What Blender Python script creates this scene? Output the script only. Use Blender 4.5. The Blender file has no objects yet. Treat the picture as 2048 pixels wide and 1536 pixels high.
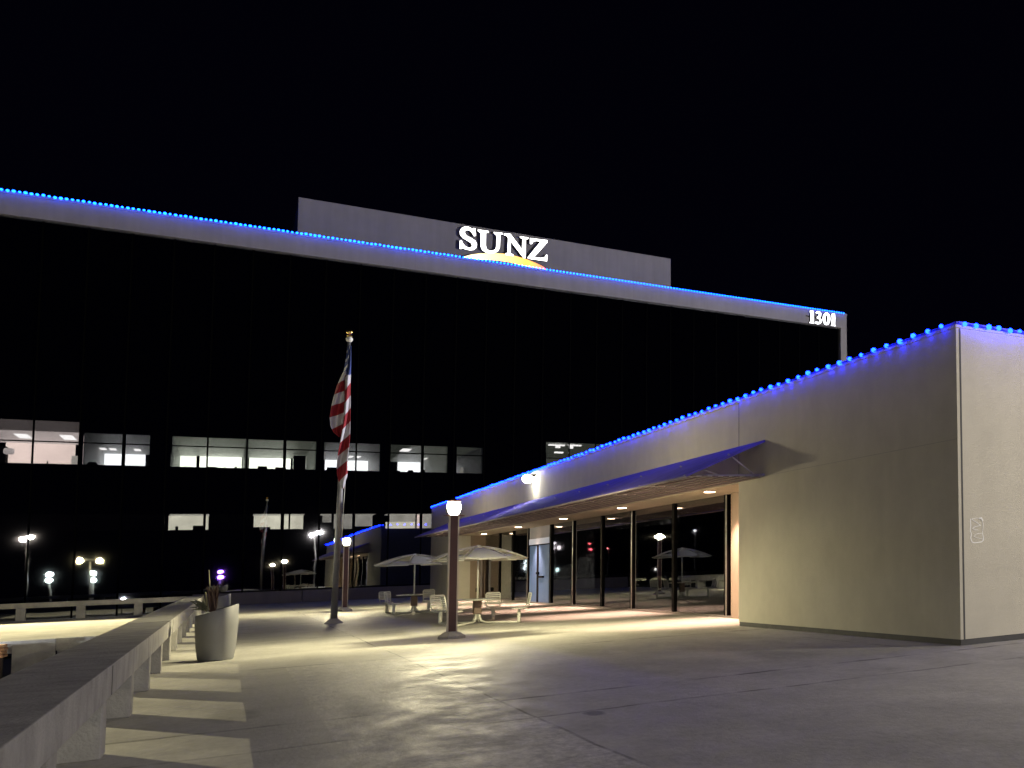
import bpy, bmesh, math, random
from mathutils import Matrix, Vector
random.seed(7)
S = bpy.context.scene
COL = S.collection

# ------------------------------------------------------------------ camera
FPX, PX, PY = 1971.265, 2443.680, 954.853          # focal length / principal point in photo pixels (2048 wide)
def _ray(u, v): return Vector((u - PX, v - PY, FPX))
V3X, V3Y = 1474.331, 970 - 28377.58
_y = _ray(450, 1160).normalized(); _x = _ray(4400, 1025).normalized(); _z = _ray(V3X, V3Y).normalized()
R3 = Matrix((_x, _y, _z))                           # camera space (right, down, forward) -> world
CAM = Vector((0, 0, 1.5))
cd = bpy.data.cameras.new('camera'); cam = bpy.data.objects.new('camera', cd); COL.objects.link(cam)
right, up, back = R3 @ Vector((1, 0, 0)), R3 @ Vector((0, -1, 0)), R3 @ Vector((0, 0, -1))
M = Matrix((right, up, back)).transposed().to_4x4(); M.translation = CAM
cam.matrix_world = M
cd.sensor_width = 36; cd.lens = FPX / 2048 * 36
cd.shift_x = -(PX - 1024) / 2048; cd.shift_y = (PY - 768) / 2048
cd.clip_start = 0.1; cd.clip_end = 2000
S.camera = cam
def atY(u, v, Y):
    d = R3 @ _ray(u, v); return CAM + d * (Y / d.y)
def atX(u, v, X):
    d = R3 @ _ray(u, v); return CAM + d * (X / d.x)
def atZ(u, v, z=0.0):
    d = R3 @ _ray(u, v); return CAM + d * ((z - CAM.z) / d.z)

# ------------------------------------------------------------------ world / exposure
w = bpy.data.worlds.new('World'); S.world = w; w.use_nodes = True
bg = w.node_tree.nodes['Background']
bg.inputs[0].default_value = (0.25, 0.22, 1.0, 1); bg.inputs[1].default_value = 0.0012
S.view_settings.view_transform = 'Standard'; S.view_settings.look = 'None'
S.view_settings.exposure = 0.65; S.view_settings.gamma = 1; S.view_settings.use_curve_mapping = False
S.cycles.use_denoising = True
S.cycles.use_light_tree = True
S.cycles.max_bounces = 8; S.cycles.glossy_bounces = 5; S.cycles.transparent_max_bounces = 12
S.cycles.sample_clamp_indirect = 3.0
S.cycles.caustics_reflective = False; S.cycles.caustics_refractive = False

def point_light(name, loc, power, color, radius=0.1, parent=None):
    l = bpy.data.lights.new(name, 'POINT'); l.energy = power; l.color = color; l.shadow_soft_size = radius
    o = bpy.data.objects.new(name, l); COL.objects.link(o); o.location = loc
    if parent: o.parent = parent; o.matrix_parent_inverse = Matrix.Identity(4); 
    return o

# ------------------------------------------------------------------ materials
def mat(name, base=(.5,.5,.5), rough=.7, metal=0.0, spec=.5, var=0.0, vscale=4.0, bump=0.0, bscale=60.0,
        emit=None, estr=0.0, streak=0.0, tint=None):
    m = bpy.data.materials.new(name); m.use_nodes = True
    nt = m.node_tree; N = nt.nodes; L = nt.links; p = N['Principled BSDF']
    p.inputs['Base Color'].default_value = (*base, 1); p.inputs['Roughness'].default_value = rough
    p.inputs['Metallic'].default_value = metal; p.inputs['Specular IOR Level'].default_value = spec
    tc = N.new('ShaderNodeTexCoord')
    if var > 0:
        n = N.new('ShaderNodeTexNoise'); n.inputs['Scale'].default_value = vscale; n.inputs['Detail'].default_value = 6
        n.inputs['Roughness'].default_value = .65
        L.new(tc.outputs['Object'], n.inputs['Vector'])
        r = N.new('ShaderNodeMapRange'); r.inputs[1].default_value = .3; r.inputs[2].default_value = .7
        r.inputs[3].default_value = 1 - var; r.inputs[4].default_value = 1 + var * .6
        L.new(n.outputs['Fac'], r.inputs[0])
        out = r.outputs[0]
        if streak > 0:
            mp = N.new('ShaderNodeMapping'); mp.inputs['Scale'].default_value = (1.6, 1.6, .12)
            n2 = N.new('ShaderNodeTexNoise'); n2.inputs['Scale'].default_value = 2.2; n2.inputs['Detail'].default_value = 5
            L.new(tc.outputs['Object'], mp.inputs['Vector']); L.new(mp.outputs[0], n2.inputs['Vector'])
            r2 = N.new('ShaderNodeMapRange'); r2.inputs[1].default_value = .35; r2.inputs[2].default_value = .7
            r2.inputs[3].default_value = 1; r2.inputs[4].default_value = 1 - streak
            L.new(n2.outputs['Fac'], r2.inputs[0])
            mu = N.new('ShaderNodeMath'); mu.operation = 'MULTIPLY'; L.new(out, mu.inputs[0]); L.new(r2.outputs[0], mu.inputs[1]); out = mu.outputs[0]
        mx = N.new('ShaderNodeMix'); mx.data_type = 'RGBA'; mx.blend_type = 'MULTIPLY'; mx.inputs[0].default_value = 1
        mx.inputs[6].default_value = (*base, 1); L.new(out, mx.inputs[7]); L.new(mx.outputs[2], p.inputs['Base Color'])
    if bump > 0:
        b = N.new('ShaderNodeTexNoise'); b.inputs['Scale'].default_value = bscale; b.inputs['Detail'].default_value = 4
        L.new(tc.outputs['Object'], b.inputs['Vector'])
        bn = N.new('ShaderNodeBump'); bn.inputs['Strength'].default_value = bump; bn.inputs['Distance'].default_value = .01
        L.new(b.outputs['Fac'], bn.inputs['Height']); L.new(bn.outputs[0], p.inputs['Normal'])
    if emit:
        p.inputs['Emission Color'].default_value = (*emit, 1); p.inputs['Emission Strength'].default_value = estr
    return m

def emis(name, c, s):
    m = bpy.data.materials.new(name); m.use_nodes = True; N = m.node_tree.nodes; L = m.node_tree.links
    N.clear(); e = N.new('ShaderNodeEmission'); e.inputs[0].default_value = (*c, 1); e.inputs[1].default_value = s
    o = N.new('ShaderNodeOutputMaterial'); L.new(e.outputs[0], o.inputs[0]); return m

def glass_mat(name, refl, tint, wob=0.0, wscale=.4):
    """Tinted window glass: mirror reflection rising with angle, tinted transmission."""
    m = bpy.data.materials.new(name); m.use_nodes = True; N = m.node_tree.nodes; L = m.node_tree.links; N.clear()
    g = N.new('ShaderNodeBsdfGlossy'); g.inputs['Roughness'].default_value = .012; g.inputs['Color'].default_value = (.95, .97, 1, 1)
    t = N.new('ShaderNodeBsdfTransparent'); t.inputs[0].default_value = (*tint, 1)
    lw = N.new('ShaderNodeLayerWeight'); lw.inputs['Blend'].default_value = .25
    mr = N.new('ShaderNodeMapRange'); mr.inputs[3].default_value = refl; mr.inputs[4].default_value = .9
    L.new(lw.outputs['Fresnel'], mr.inputs[0])
    mx = N.new('ShaderNodeMixShader'); L.new(mr.outputs[0], mx.inputs[0]); L.new(t.outputs[0], mx.inputs[1]); L.new(g.outputs[0], mx.inputs[2])
    o = N.new('ShaderNodeOutputMaterial'); L.new(mx.outputs[0], o.inputs[0])
    if wob:
        tc = N.new('ShaderNodeTexCoord'); n = N.new('ShaderNodeTexNoise'); n.inputs['Scale'].default_value = wscale; n.inputs['Detail'].default_value = 1
        b = N.new('ShaderNodeBump'); b.inputs['Strength'].default_value = wob; b.inputs['Distance'].default_value = .02
        L.new(tc.outputs['Object'], n.inputs['Vector']); L.new(n.outputs['Fac'], b.inputs['Height']); L.new(b.outputs[0], g.inputs['Normal'])
    return m

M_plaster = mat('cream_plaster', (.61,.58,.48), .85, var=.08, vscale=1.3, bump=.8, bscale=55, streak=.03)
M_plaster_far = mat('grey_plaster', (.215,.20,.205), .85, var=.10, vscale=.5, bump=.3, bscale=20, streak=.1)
M_soffit = mat('tan_soffit', (.55,.47,.36), .8, var=.06, vscale=2)
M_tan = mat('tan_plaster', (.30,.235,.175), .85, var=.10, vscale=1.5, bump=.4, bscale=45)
M_conc = mat('guard_concrete', (.40,.39,.37), .85, var=.26, vscale=2.6, bump=.9, bscale=40, streak=.18)
M_conc_dk = mat('weathered_concrete_cap', (.48,.46,.40), .9, var=.16, vscale=1.5, bump=.4, bscale=30)
M_wallline = mat('wall_line_tone', (.46,.44,.38), .9)
M_pjoint = mat('parapet_sealant', (.20,.18,.20), .9)
M_base = mat('dark_base_strip', (.09,.09,.09), .8, var=.2, vscale=3)
M_bronze = mat('bronze_frame', (.005,.004,.004), .7, spec=.05)
M_alu = mat('bright_aluminium', (.35,.33,.30), .35, metal=.7)
M_black = mat('black_spandrel', (.002,.002,.003), .8, spec=.05)
M_dark = mat('dark_interior', (.006,.006,.006), .95, spec=.05)
M_mullion = mat('dark_mullion', (.0018,.0018,.002), .9, spec=0)
M_glass_main = glass_mat('tinted_curtain_glass', .22, (.62,.62,.62), wob=.10, wscale=.55)
M_glass_near = glass_mat('storefront_glass', .16, (.45,.45,.45), wob=.03, wscale=.5)
M_brown = mat('brown_lamp_post', (.055,.014,.012), .55, var=.15, vscale=5)
M_palepost = mat('pale_post_edge', (.55,.50,.42), .5)
M_white = mat('white_powder_metal', (.74,.74,.64), .45, var=.08, vscale=8)
M_umb = mat('white_umbrella_panel', (.82,.82,.70), .5, var=.05, vscale=3)
M_umb_in = mat('umbrella_rim', (.65,.64,.58), .5)
M_gold = mat('gold_finial', (.85,.60,.18), .2, metal=1)
M_pole = mat('flagpole_metal', (.25,.25,.24), .4, metal=.5, var=.15, vscale=3)
M_planter = mat('planter_fibreglass', (.20,.205,.215), .55, var=.06, vscale=3, bump=.2, bscale=30)
M_soil = mat('planter_soil', (.05,.035,.025), .95, var=.4, vscale=12, bump=1, bscale=20)
M_stalkpale = mat('pale_dry_stalk', (.55,.52,.30), .8, var=.2, vscale=12)
M_stalkbrown = mat('brown_dry_leaf', (.07,.042,.03), .85, var=.4, vscale=14)
M_leaf = mat('grey_green_leaf', (.12,.13,.08), .7, var=.3, vscale=14)
M_awning = mat('awning_fabric', (.14,.11,.52), .85, var=.22, vscale=1.6, streak=.15)  # blue of the string lights put into the fabric colour
M_awnframe = mat('awning_frame', (.42,.38,.38), .5, metal=.2)
M_awnunder = mat('awning_underside', (.17,.125,.12), .85)
M_mark = mat('white_painted_mark', (.95,.95,.92), .7)
M_door = mat('pale_blue_door', (.08,.15,.30), .4, var=.12, vscale=3, emit=(.22,.34,.60), estr=.08)  # faint emission: the lit look of the door put into its material
M_doorbar = mat('pale_door_header', (.55,.58,.62), .5, emit=(.5,.55,.68), estr=.25)  # emission makes the bar look lit; it is no lamp
M_transom = mat('grey_transom', (.24,.24,.25), .6, emit=(.4,.4,.45), estr=.05)  # slight emission put in, as on the door
M_board = mat('orange_brown_board', (.42,.22,.10), .8, var=.3, vscale=8)

M_bulb = emis('blue_led', (.0012,.0090,1.0), 46.0)
M_bulb_far = emis('blue_led_far', (.003,.062,1.0), 14.0)
M_sign = emis('white_sign_face', (1,.98,.95), 3.2)
M_num = emis('white_number_face', (.93,.95,1), 2.6)
M_lampglow = emis('lamp_glass_glow', (1,.93,.72), 26)
M_down = emis('downlight_lens', (1,.66,.42), 22)
M_flood = emis('floodlight_lens', (1,.98,.82), 40)

# plaza ---------------------------------------------------------------
def plaza_mat():
    m = bpy.data.materials.new('plaza_concrete'); m.use_nodes = True
    N = m.node_tree.nodes; L = m.node_tree.links; p = N['Principled BSDF']
    tc = N.new('ShaderNodeTexCoord')
    mp = N.new('ShaderNodeMapping'); mp.inputs['Scale'].default_value = (1, .45, 1); L.new(tc.outputs['Object'], mp.inputs[0])
    def noise(sc, det=6, src=mp.outputs[0], rg=.6):
        n = N.new('ShaderNodeTexNoise'); n.inputs['Scale'].default_value = sc; n.inputs['Detail'].default_value = det
        n.inputs['Roughness'].default_value = rg; L.new(src, n.inputs[0]); return n.outputs['Fac']
    def rng(src, a, b, c, d):
        r = N.new('ShaderNodeMapRange'); r.inputs[1].default_value = a; r.inputs[2].default_value = b
        r.inputs[3].default_value = c; r.inputs[4].default_value = d; L.new(src, r.inputs[0]); return r.outputs[0]
    def math_(op, a, b):
        q = N.new('ShaderNodeMath'); q.operation = op
        for i, s in enumerate((a, b)):
            if isinstance(s, (int, float)): q.inputs[i].default_value = s
            else: L.new(s, q.inputs[i])
        return q.outputs[0]
    sx = N.new('ShaderNodeSeparateXYZ'); L.new(tc.outputs['Object'], sx.inputs[0])
    big = rng(noise(.35), .35, .65, .84, 1.10)
    med = rng(noise(1.7, 8), .3, .7, .86, 1.1)
    fin = rng(noise(14, 6, rg=.7), .3, .7, .86, 1.12)
    # worn, scoured slab near the joints where the sheen breaks up
    tot = math_('MULTIPLY', math_('MULTIPLY', big, med), fin)
    # one slab was scoured: paler, with coarse streaks
    inside = math_('MULTIPLY', math_('MULTIPLY', math_('LESS_THAN', sx.outputs[0], 2.27), math_('GREATER_THAN', sx.outputs[0], .75)),
                   math_('MULTIPLY', math_('LESS_THAN', sx.outputs[1], 23.0), math_('GREATER_THAN', sx.outputs[1], 8.0)))
    scour = rng(noise(7, 9, rg=.8), .38, .62, -.16, .38)
    tot = math_('MULTIPLY', tot, math_('ADD', 1, math_('MULTIPLY', inside, scour)))
    st = rng(noise(.9, 10, rg=.75), .60, .70, 1.0, .72)      # stains
    tot = math_('MULTIPLY', tot, st)
    jn = None
    wob = math_('MULTIPLY', math_('SUBTRACT', noise(.7, 4), .5), .10)
    joints = [('x', 2.27, .022), ('y', 14.1, .10), ('y', 12.15, .07), ('y', 23.0, .10), ('y', 33.2, .10), ('x', 8.0, .02), ('y', 44.0, .12)]
    for ax, pos, wd in joints:
        c = sx.outputs[0] if ax == 'x' else sx.outputs[1]
        k = wob if ax == 'x' else math_('MULTIPLY', wob, 3.0)
        dist = math_('ABSOLUTE', math_('SUBTRACT', math_('ADD', c, k), pos), 0)
        li = rng(dist, wd * .35, wd, .42, 1.0)
        jn = li if jn is None else math_('MINIMUM', jn, li)
    fade = rng(noise(1.1, 3), .40, .60, 0, 1)
    jn2 = math_('ADD', math_('MULTIPLY', jn, fade), math_('SUBTRACT', 1, fade))
    tot = math_('MULTIPLY', tot, jn2)
    def spot(x, y, rx, ry, dark):      # isolated oily stains on the slab
        a = math_('DIVIDE', math_('SUBTRACT', sx.outputs[0], x), rx); b_ = math_('DIVIDE', math_('SUBTRACT', sx.outputs[1], y), ry)
        d2 = math_('ADD', math_('ADD', math_('MULTIPLY', a, a), math_('MULTIPLY', b_, b_)), math_('MULTIPLY', math_('SUBTRACT', noise(9, 4), .5), 1.6))
        return rng(d2, .4, 1.3, dark, 1.0)
    for q in ((2.72, 11.9, .09, .22, .45), (1.95, 13.5, .5, .9, .80), (4.6, 20.5, .30, 1.2, .82), (.1, 15.6, .22, .7, .72), (6.3, 16.5, .4, 1.2, .86), (3.0, 33.0, .5, 2.0, .8)):
        tot = math_('MULTIPLY', tot, spot(*q))
    mx = N.new('ShaderNodeMix'); mx.data_type = 'RGBA'; mx.blend_type = 'MULTIPLY'; mx.inputs[0].default_value = 1
    mx.inputs[6].default_value = (.52, .505, .45, 1); L.new(tot, mx.inputs[7]); L.new(mx.outputs[2], p.inputs['Base Color'])
    L.new(rng(noise(2.2, 8, rg=.7), .35, .65, .42, .68), p.inputs['Roughness'])
    p.inputs['Specular IOR Level'].default_value = .12
    b = N.new('ShaderNodeBump'); b.inputs['Strength'].default_value = .45; b.inputs['Distance'].default_value = .012
    h = math_('ADD', math_('MULTIPLY', noise(26, 8, rg=.7), 1.0), math_('MULTIPLY', noise(3.5, 6), .22))
    L.new(h, b.inputs['Height']); L.new(b.outputs[0], p.inputs['Normal'])
    return m
M_plaza = plaza_mat()
M_ground = mat('dark_asphalt', (.04,.04,.042), .9, var=.2, vscale=1)

# ------------------------------------------------------------------ mesh helpers
def tag(o, label=None, cat=None, group=None, kind=None):
    if label: o['label'] = label
    if cat: o['category'] = cat
    if group: o['group'] = group
    if kind: o['kind'] = kind
    return o
def thing(name, loc, label, cat, group=None, rz=0):
    o = bpy.data.objects.new(name, None); COL.objects.link(o); o.location = loc; o.rotation_euler = (0,0,rz)
    o.empty_display_size = .2
    return tag(o, label, cat, group)
def obj(name, bm, m, parent=None, smooth=False):
    """bm is in world coordinates unless the parent sits elsewhere: children are stored relative to the parent."""
    me = bpy.data.meshes.new(name)
    bmesh.ops.recalc_face_normals(bm, faces=bm.faces)
    bm.to_mesh(me); bm.free()
    for k in (m if isinstance(m, (list, tuple)) else [m]): me.materials.append(k)
    if smooth:
        for p in me.polygons: p.use_smooth = True
    o = bpy.data.objects.new(name, me); COL.objects.link(o)
    if parent: o.parent = parent
    return o
def wobj(name, bm, m, parent, smooth=False):
    """bm in world coordinates, parent an unrotated top-level empty (or its part)."""
    p = parent; off = Vector((0,0,0))
    while p is not None: off += p.location; p = p.parent
    bmesh.ops.translate(bm, verts=bm.verts, vec=-off)
    return obj(name, bm, m, parent, smooth)
def box(bm, a, b, mi=0, bevel=0.0):
    x0,y0,z0 = a; x1,y1,z1 = b
    t = bmesh.new()
    bmesh.ops.create_cube(t, size=1)
    for v in t.verts:
        v.co = Vector(((x0+x1)/2 + v.co.x*(x1-x0), (y0+y1)/2 + v.co.y*(y1-y0), (z0+z1)/2 + v.co.z*(z1-z0)))
    if bevel: bmesh.ops.bevel(t, geom=list(t.edges), offset=bevel, segments=2, affect='EDGES', profile=.5)
    merge(bm, t, mi)
def merge(bm, t, mi=0):
    vm = {v: bm.verts.new(v.co) for v in t.verts}
    for f in t.faces:
        try: nf = bm.faces.new([vm[v] for v in f.verts]); nf.material_index = mi; nf.smooth = f.smooth
        except ValueError: pass
    t.free()
def BM(*boxes, bevel=0.0):
    bm = bmesh.new()
    for a, b in boxes: box(bm, a, b, bevel=bevel)
    return bm
def tube(bm, pts, r, seg=10, mi=0, cap=True):
    pts = [Vector(p) for p in pts]; rs = r if isinstance(r, (list, tuple)) else [r]*len(pts)
    rings = []; ref = None
    for i, p in enumerate(pts):
        d = (pts[min(i+1, len(pts)-1)] - pts[max(i-1, 0)]).normalized()
        if ref is None: ref = Vector((0,0,1)) if abs(d.z) < .9 else Vector((1,0,0))
        a = d.cross(ref).normalized(); b = d.cross(a).normalized(); ref = -b if False else ref
        rings.append([bm.verts.new(p + (a*math.cos(2*math.pi*k/seg) + b*math.sin(2*math.pi*k/seg))*rs[i]) for k in range(seg)])
    for i in range(len(rings)-1):
        for k in range(seg):
            f = bm.faces.new((rings[i][k], rings[i][(k+1)%seg], rings[i+1][(k+1)%seg], rings[i+1][k])); f.material_index = mi; f.smooth = True
    if cap:
        for rg in (rings[0], rings[-1]):
            f = bm.faces.new(rg); f.material_index = mi
def lathe(bm, c, prof, seg=24, sx=1, sy=1, mi=0, rot=0):
    c = Vector(c); rings = []
    for r, z in prof:
        rings.append([bm.verts.new(c + Vector((r*sx*math.cos(2*math.pi*k/seg+rot), r*sy*math.sin(2*math.pi*k/seg+rot), z))) for k in range(seg)])
    for i in range(len(rings)-1):
        for k in range(seg):
            f = bm.faces.new((rings[i][k], rings[i][(k+1)%seg], rings[i+1][(k+1)%seg], rings[i+1][k])); f.material_index = mi
    bm.faces.new(rings[0]); bm.faces.new(rings[-1])
def prism(bm, poly, axis, lo, hi, mi=0):
    """extrude a 2D polygon along an axis: 'x' -> poly=(y,z), 'y' -> poly=(x,z), 'z' -> poly=(x,y)"""
    def P(a, b, t): return {'x': (t,a,b), 'y': (a,t,b), 'z': (a,b,t)}[axis]
    v0 = [bm.verts.new(P(a,b,lo)) for a,b in poly]; v1 = [bm.verts.new(P(a,b,hi)) for a,b in poly]
    n = len(poly); fs = [bm.faces.new(v0), bm.faces.new(v1)]
    for i in range(n): fs.append(bm.faces.new((v0[i], v0[(i+1)%n], v1[(i+1)%n], v1[i])))
    for f in fs: f.material_index = mi
def struct(name, bm, m): return tag(obj(name, bm, m), kind='structure')
def prim_sphere(c, r, sub=2, sc=(1,1,1)):
    t = bmesh.new(); bmesh.ops.create_icosphere(t, subdivisions=sub, radius=r)
    for v in t.verts: v.co = Vector((v.co.x*sc[0], v.co.y*sc[1], v.co.z*sc[2])) + Vector(c)
    for f in t.faces: f.smooth = True
    return t

# ------------------------------------------------------------------ ground
g = bmesh.new(); prism(g, [(-500,-300),(500,-300),(500,600),(-500,600)], 'z', -2.8, -2.5); struct('ground', g, M_ground)
g = bmesh.new()
prism(g, [(-1.3,-16),(34,-16),(34,88.3),(-1.3,88.3)], 'z', -.35, 0); prism(g, [(-16,43.8),(-1.303,43.8),(-1.303,68.8),(-16,68.8)], 'z', -.35, 0)
struct('plaza', g, M_plaza)
g = bmesh.new(); prism(g, [(-14,6),(-1.4,6),(-1.4,43.7),(-14,43.7)], 'z', -1.3, -1.2); struct('lower_court_floor', g, M_conc)

# ------------------------------------------------------------------ main office building
YF = 88.5
ZP0, ZP1 = 22.87, 24.10
main = thing('office_building', (0, YF, 0), 'tall dark glass office block with pale roof parapet, behind the flagpole', 'building')
wobj('body', BM(((-30, YF+14.2, -2.5), (40.1, 125, ZP0))), M_dark, main)
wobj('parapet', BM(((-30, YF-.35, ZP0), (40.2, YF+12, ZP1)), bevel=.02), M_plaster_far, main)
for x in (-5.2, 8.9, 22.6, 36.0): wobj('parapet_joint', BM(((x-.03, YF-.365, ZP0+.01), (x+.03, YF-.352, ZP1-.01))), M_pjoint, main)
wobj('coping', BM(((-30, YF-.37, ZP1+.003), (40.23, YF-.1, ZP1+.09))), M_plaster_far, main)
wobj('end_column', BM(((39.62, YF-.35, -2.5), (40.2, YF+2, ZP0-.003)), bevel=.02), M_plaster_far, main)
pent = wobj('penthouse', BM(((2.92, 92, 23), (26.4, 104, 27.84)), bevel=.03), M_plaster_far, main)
# slabs and spandrels behind the glass
WIN = [(8.58, 11.16), (4.63, 5.70), (13.2, 15.1), (17.8, 19.7)]
edges = [(-2.5,4.63),(5.70,8.58),(11.16,ZP0)]
for a, b in edges: wobj('spandrel', BM(((-30, YF+.25, a), (39.6, YF+.45, b))), M_black, main)
# glass, one full-height strip per bay, and mullions
bays = [.78 + 1.76*k for k in range(-17, 23)]
for i in range(len(bays)-1):
    x0, x1 = bays[i]+.04, min(bays[i+1]-.04, 39.6)
    g = bmesh.new(); box(g, (x0, YF, -2.4), (x1, YF+.02, ZP0-.003)); wobj('window', g, M_glass_main, main)
for k, x in enumerate(bays):
    if x > 39.5: continue
    wd = .075 if (k % 4 == 2) else .04
    wobj('mullion', BM(((x-wd, YF+.03, -2.4), (x+wd, YF+.14, ZP0-.003))), M_mullion, main)
for z in (1.88, 3.2, 4.62, 5.70, 8.57, 9.9, 11.17, 13.1, 14.5, 17.6, 19.0):
    wobj('transom', BM(((-30, YF+.145, z-.035), (39.6, YF+.18, z+.035))), M_mullion, main)

M_cl = emis('ceiling_panel', (1,.97,.95), 2.6)
def wallmat(name, c, s, sc=.5, amp=.25, grad=None):  # room light put into walls, ceilings and blinds as emission
    m = bpy.data.materials.new(name); m.use_nodes = True; N = m.node_tree.nodes; L = m.node_tree.links; p = N['Principled BSDF']
    tc = N.new('ShaderNodeTexCoord'); n = N.new('ShaderNodeTexNoise'); n.inputs['Scale'].default_value = sc; n.inputs['Detail'].default_value = 4
    L.new(tc.outputs['Object'], n.inputs[0])
    r = N.new('ShaderNodeMapRange'); r.inputs[1].default_value = .3; r.inputs[2].default_value = .7
    r.inputs[3].default_value = s*(1-amp); r.inputs[4].default_value = s*(1+amp); L.new(n.outputs['Fac'], r.inputs[0])
    p.inputs['Base Color'].default_value = (.4,.4,.38,1); p.inputs['Emission Color'].default_value = (*c,1)
    L.new(r.outputs[0], p.inputs['Emission Strength']); return m
M_pink = wallmat('pinkish_room_wall', (1,.78,.70), 1.7, .5, .2)
M_pinkceil = wallmat('pinkish_ceiling', (1,.86,.84), .62, .5, .1)
M_band = wallmat('dim_blind_band', (1,.82,.80), .11, 1, .2)
M_rw = wallmat('bright_office_wall', (.93,1,.84), 4.2, .6, .3)
M_rw2 = wallmat('cool_office_wall', (.95,.97,1), 3.2, .6, .15)
M_rc = wallmat('dim_office_ceiling', (.92,1,.80), .065, 1.2, .25)
M_rc3 = wallmat('very_dim_ceiling', (.9,.95,1), .014, 1.2, .3)
M_side = wallmat('lit_side_wall', (.9,1,.85), .08, 1, .3)
M_cream = wallmat('cream_office_wall', (1,.96,.76), 1.2, .8, .25)
M_cream2 = wallmat('shaded_office_wall', (1,.95,.85), .42, 1.5, .35)
M_purple = wallmat('violet_lit_wall', (.3,.2,1), .05, .5, .4)

def room(x0, x1, z0, z1, D, wall, ceil, side=None, bx=None, lights=(), parts=()):
    """A lit room behind the glass: ceiling, back wall, side walls; x limits given on the facade."""
    y0 = YF + .5; y1 = YF + D
    k = y1 / YF
    r = wobj('lit_room', BM(((x0, y0, z1), (max(x1, x1*k) , y1+.1, z1+.05))), ceil, main)
    bx0, bx1 = (bx or (x0, x1)); bx0 *= k; bx1 *= k
    wobj('back_wall', BM(((min(bx0,bx1), y1, z0-1.0), (max(bx0,bx1), y1+.05, z1-.003))), wall, r)
    if side:
        wobj('side_wall', BM(((x0-.02, y0, z0-1), (x0+.02, y1, z1-.003))), side, r)
        wobj('side_wall', BM(((x1-.02, y0, z0-1), (x1+.02, y1, z1-.003))), side, r)
    for (lx, lz, lw, lh) in lights:       # lights: where each shows on the facade plane, put on the real ceiling
        s1 = (z1-CAM.z)/(lz-CAM.z); s2 = (z1-CAM.z)/(lz-lh-CAM.z) if lh else s1
        ya, yb = YF*s1, YF*s2
        ya, yb = min(ya, yb), max(ya, yb)
        wobj('ceiling_light', BM(((lx*s1, ya, z1-.02), (lx*s1+lw*s1, min(yb, y1-.2), z1-.004))), M_cl, r)
    return r
# top row, from the left: bright pantry, dim office, pair of lit offices, office by the flag, office, small corridor
r = room(-13.5, -6.26, 8.6, 10.5, 8, M_pink, M_pinkceil, M_pinkceil, bx=(-9.0, -6.4), lights=[(-8.75,10.28,.5,.24), (-7.05,10.30,.5,.26), (-10.2,10.25,.5,.24)])
wobj('blind', BM(((-13.5, YF+.26, 10.51), (-6.2, YF+.4, 11.12))), M_band, r)
wobj('cupboard', BM(((-12, YF+4, 8.0), (-9.4, YF+5, 9.9))), M_dark, r)
wobj('lamp_shade', BM(((-9.4, YF+3, 9.35), (-9.0, YF+3.4, 9.72)), bevel=.1), M_pinkceil, r)
wobj('door_panel', BM(((-7.1, YF+7.6, 8), (-6.6, YF+7.8, 9.75)), bevel=.01), M_cream2, r)
wobj('counter', BM(((-8.9, YF+1, 8), (-6.9, YF+1.4, 8.67)), ((-7.55, YF+1, 8.6), (-7.5, YF+1.05, 8.82))), M_dark, r)
r = room(-6.1, -2.9, 8.6, 10.5, 14, M_rw2, M_rc3, M_rc3, bx=(-5.52, -3.6), lights=[(-5.5,9.62,.26,.12), (-5.1,9.62,.26,.12), (-4.1,9.62,.26,.12)])
wobj('blind', BM(((-6.18, YF+.26, 10.52), (-2.7, YF+.4, 11.16))), M_black, r)
wobj('armchair', BM(((-6.0, YF+1, 8), (-5.6, YF+1.6, 8.86)), bevel=.12), M_dark, r)
r = room(-2.5, .72, 8.6, 10.5, 14, M_rw, M_rc, M_side, bx=(-2.24, .56))
wobj('blind', BM(((-2.6, YF+.26, 10.51), (4.2, YF+.4, 11.16))), M_black, r)
wobj('window_post', BM(((-1.66, YF+13, 8.6), (-1.5, YF+13.2, 10.45))), M_dark, r)
wobj('desk_clutter', BM(((-.95, YF+1, 8), (-.55, YF+1.3, 8.72)), ((-.2, YF+1, 8), (-.17, YF+1.05, 8.84)), ((.25, YF+1, 8), (.36, YF+1.1, 8.76)), ((.44, YF+1, 8), (.49, YF+1.1, 8.72))), M_dark, r)
r = room(.84, 4.05, 8.6, 10.5, 14, M_rw, M_rc, M_side, bx=(.9, 3.3))
wobj('window_post', BM(((3.25, YF+13, 8.6), (3.38, YF+13.2, 10.45))), M_dark, r)
wobj('monitor', BM(((1.32, YF+1, 8), (1.76, YF+1.2, 8.82))), M_dark, r)
wobj('monitor', BM(((2.14, YF+1, 8), (2.66, YF+1.2, 8.78))), mat('dark_red_case', (.09,.01,.01), .6), r)
wobj('bookcase', BM(((3.32, YF+10, 8), (3.95, YF+11, 10.4))), M_dark, r)
r = room(4.4, 7.75, 8.6, 10.5, 14, M_rw2, M_rc3, M_rc3, bx=(4.5, 7.02), lights=[(5.72,9.60,.22,.13), (6.10,9.60,.22,.13)])
wobj('blind', BM(((4.3, YF+.26, 10.5), (7.8, YF+.4, 11.16))), M_black, r)
wobj('monitor', BM(((4.66, YF+1, 8), (5.6, YF+1.2, 8.86))), M_dark, r)
r = room(7.84, 10.98, 8.6, 10.5, 14, M_rw2, M_rc, M_rc, bx=(8.24, 10.96), lights=[(9.75,9.62,.2,.12), (10.05,9.62,.2,.12), (8.5,10.22,.5,.2)])
wobj('blind', BM(((7.82, YF+.26, 10.5), (11.4, YF+.4, 11.16))), M_black, r)
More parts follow.
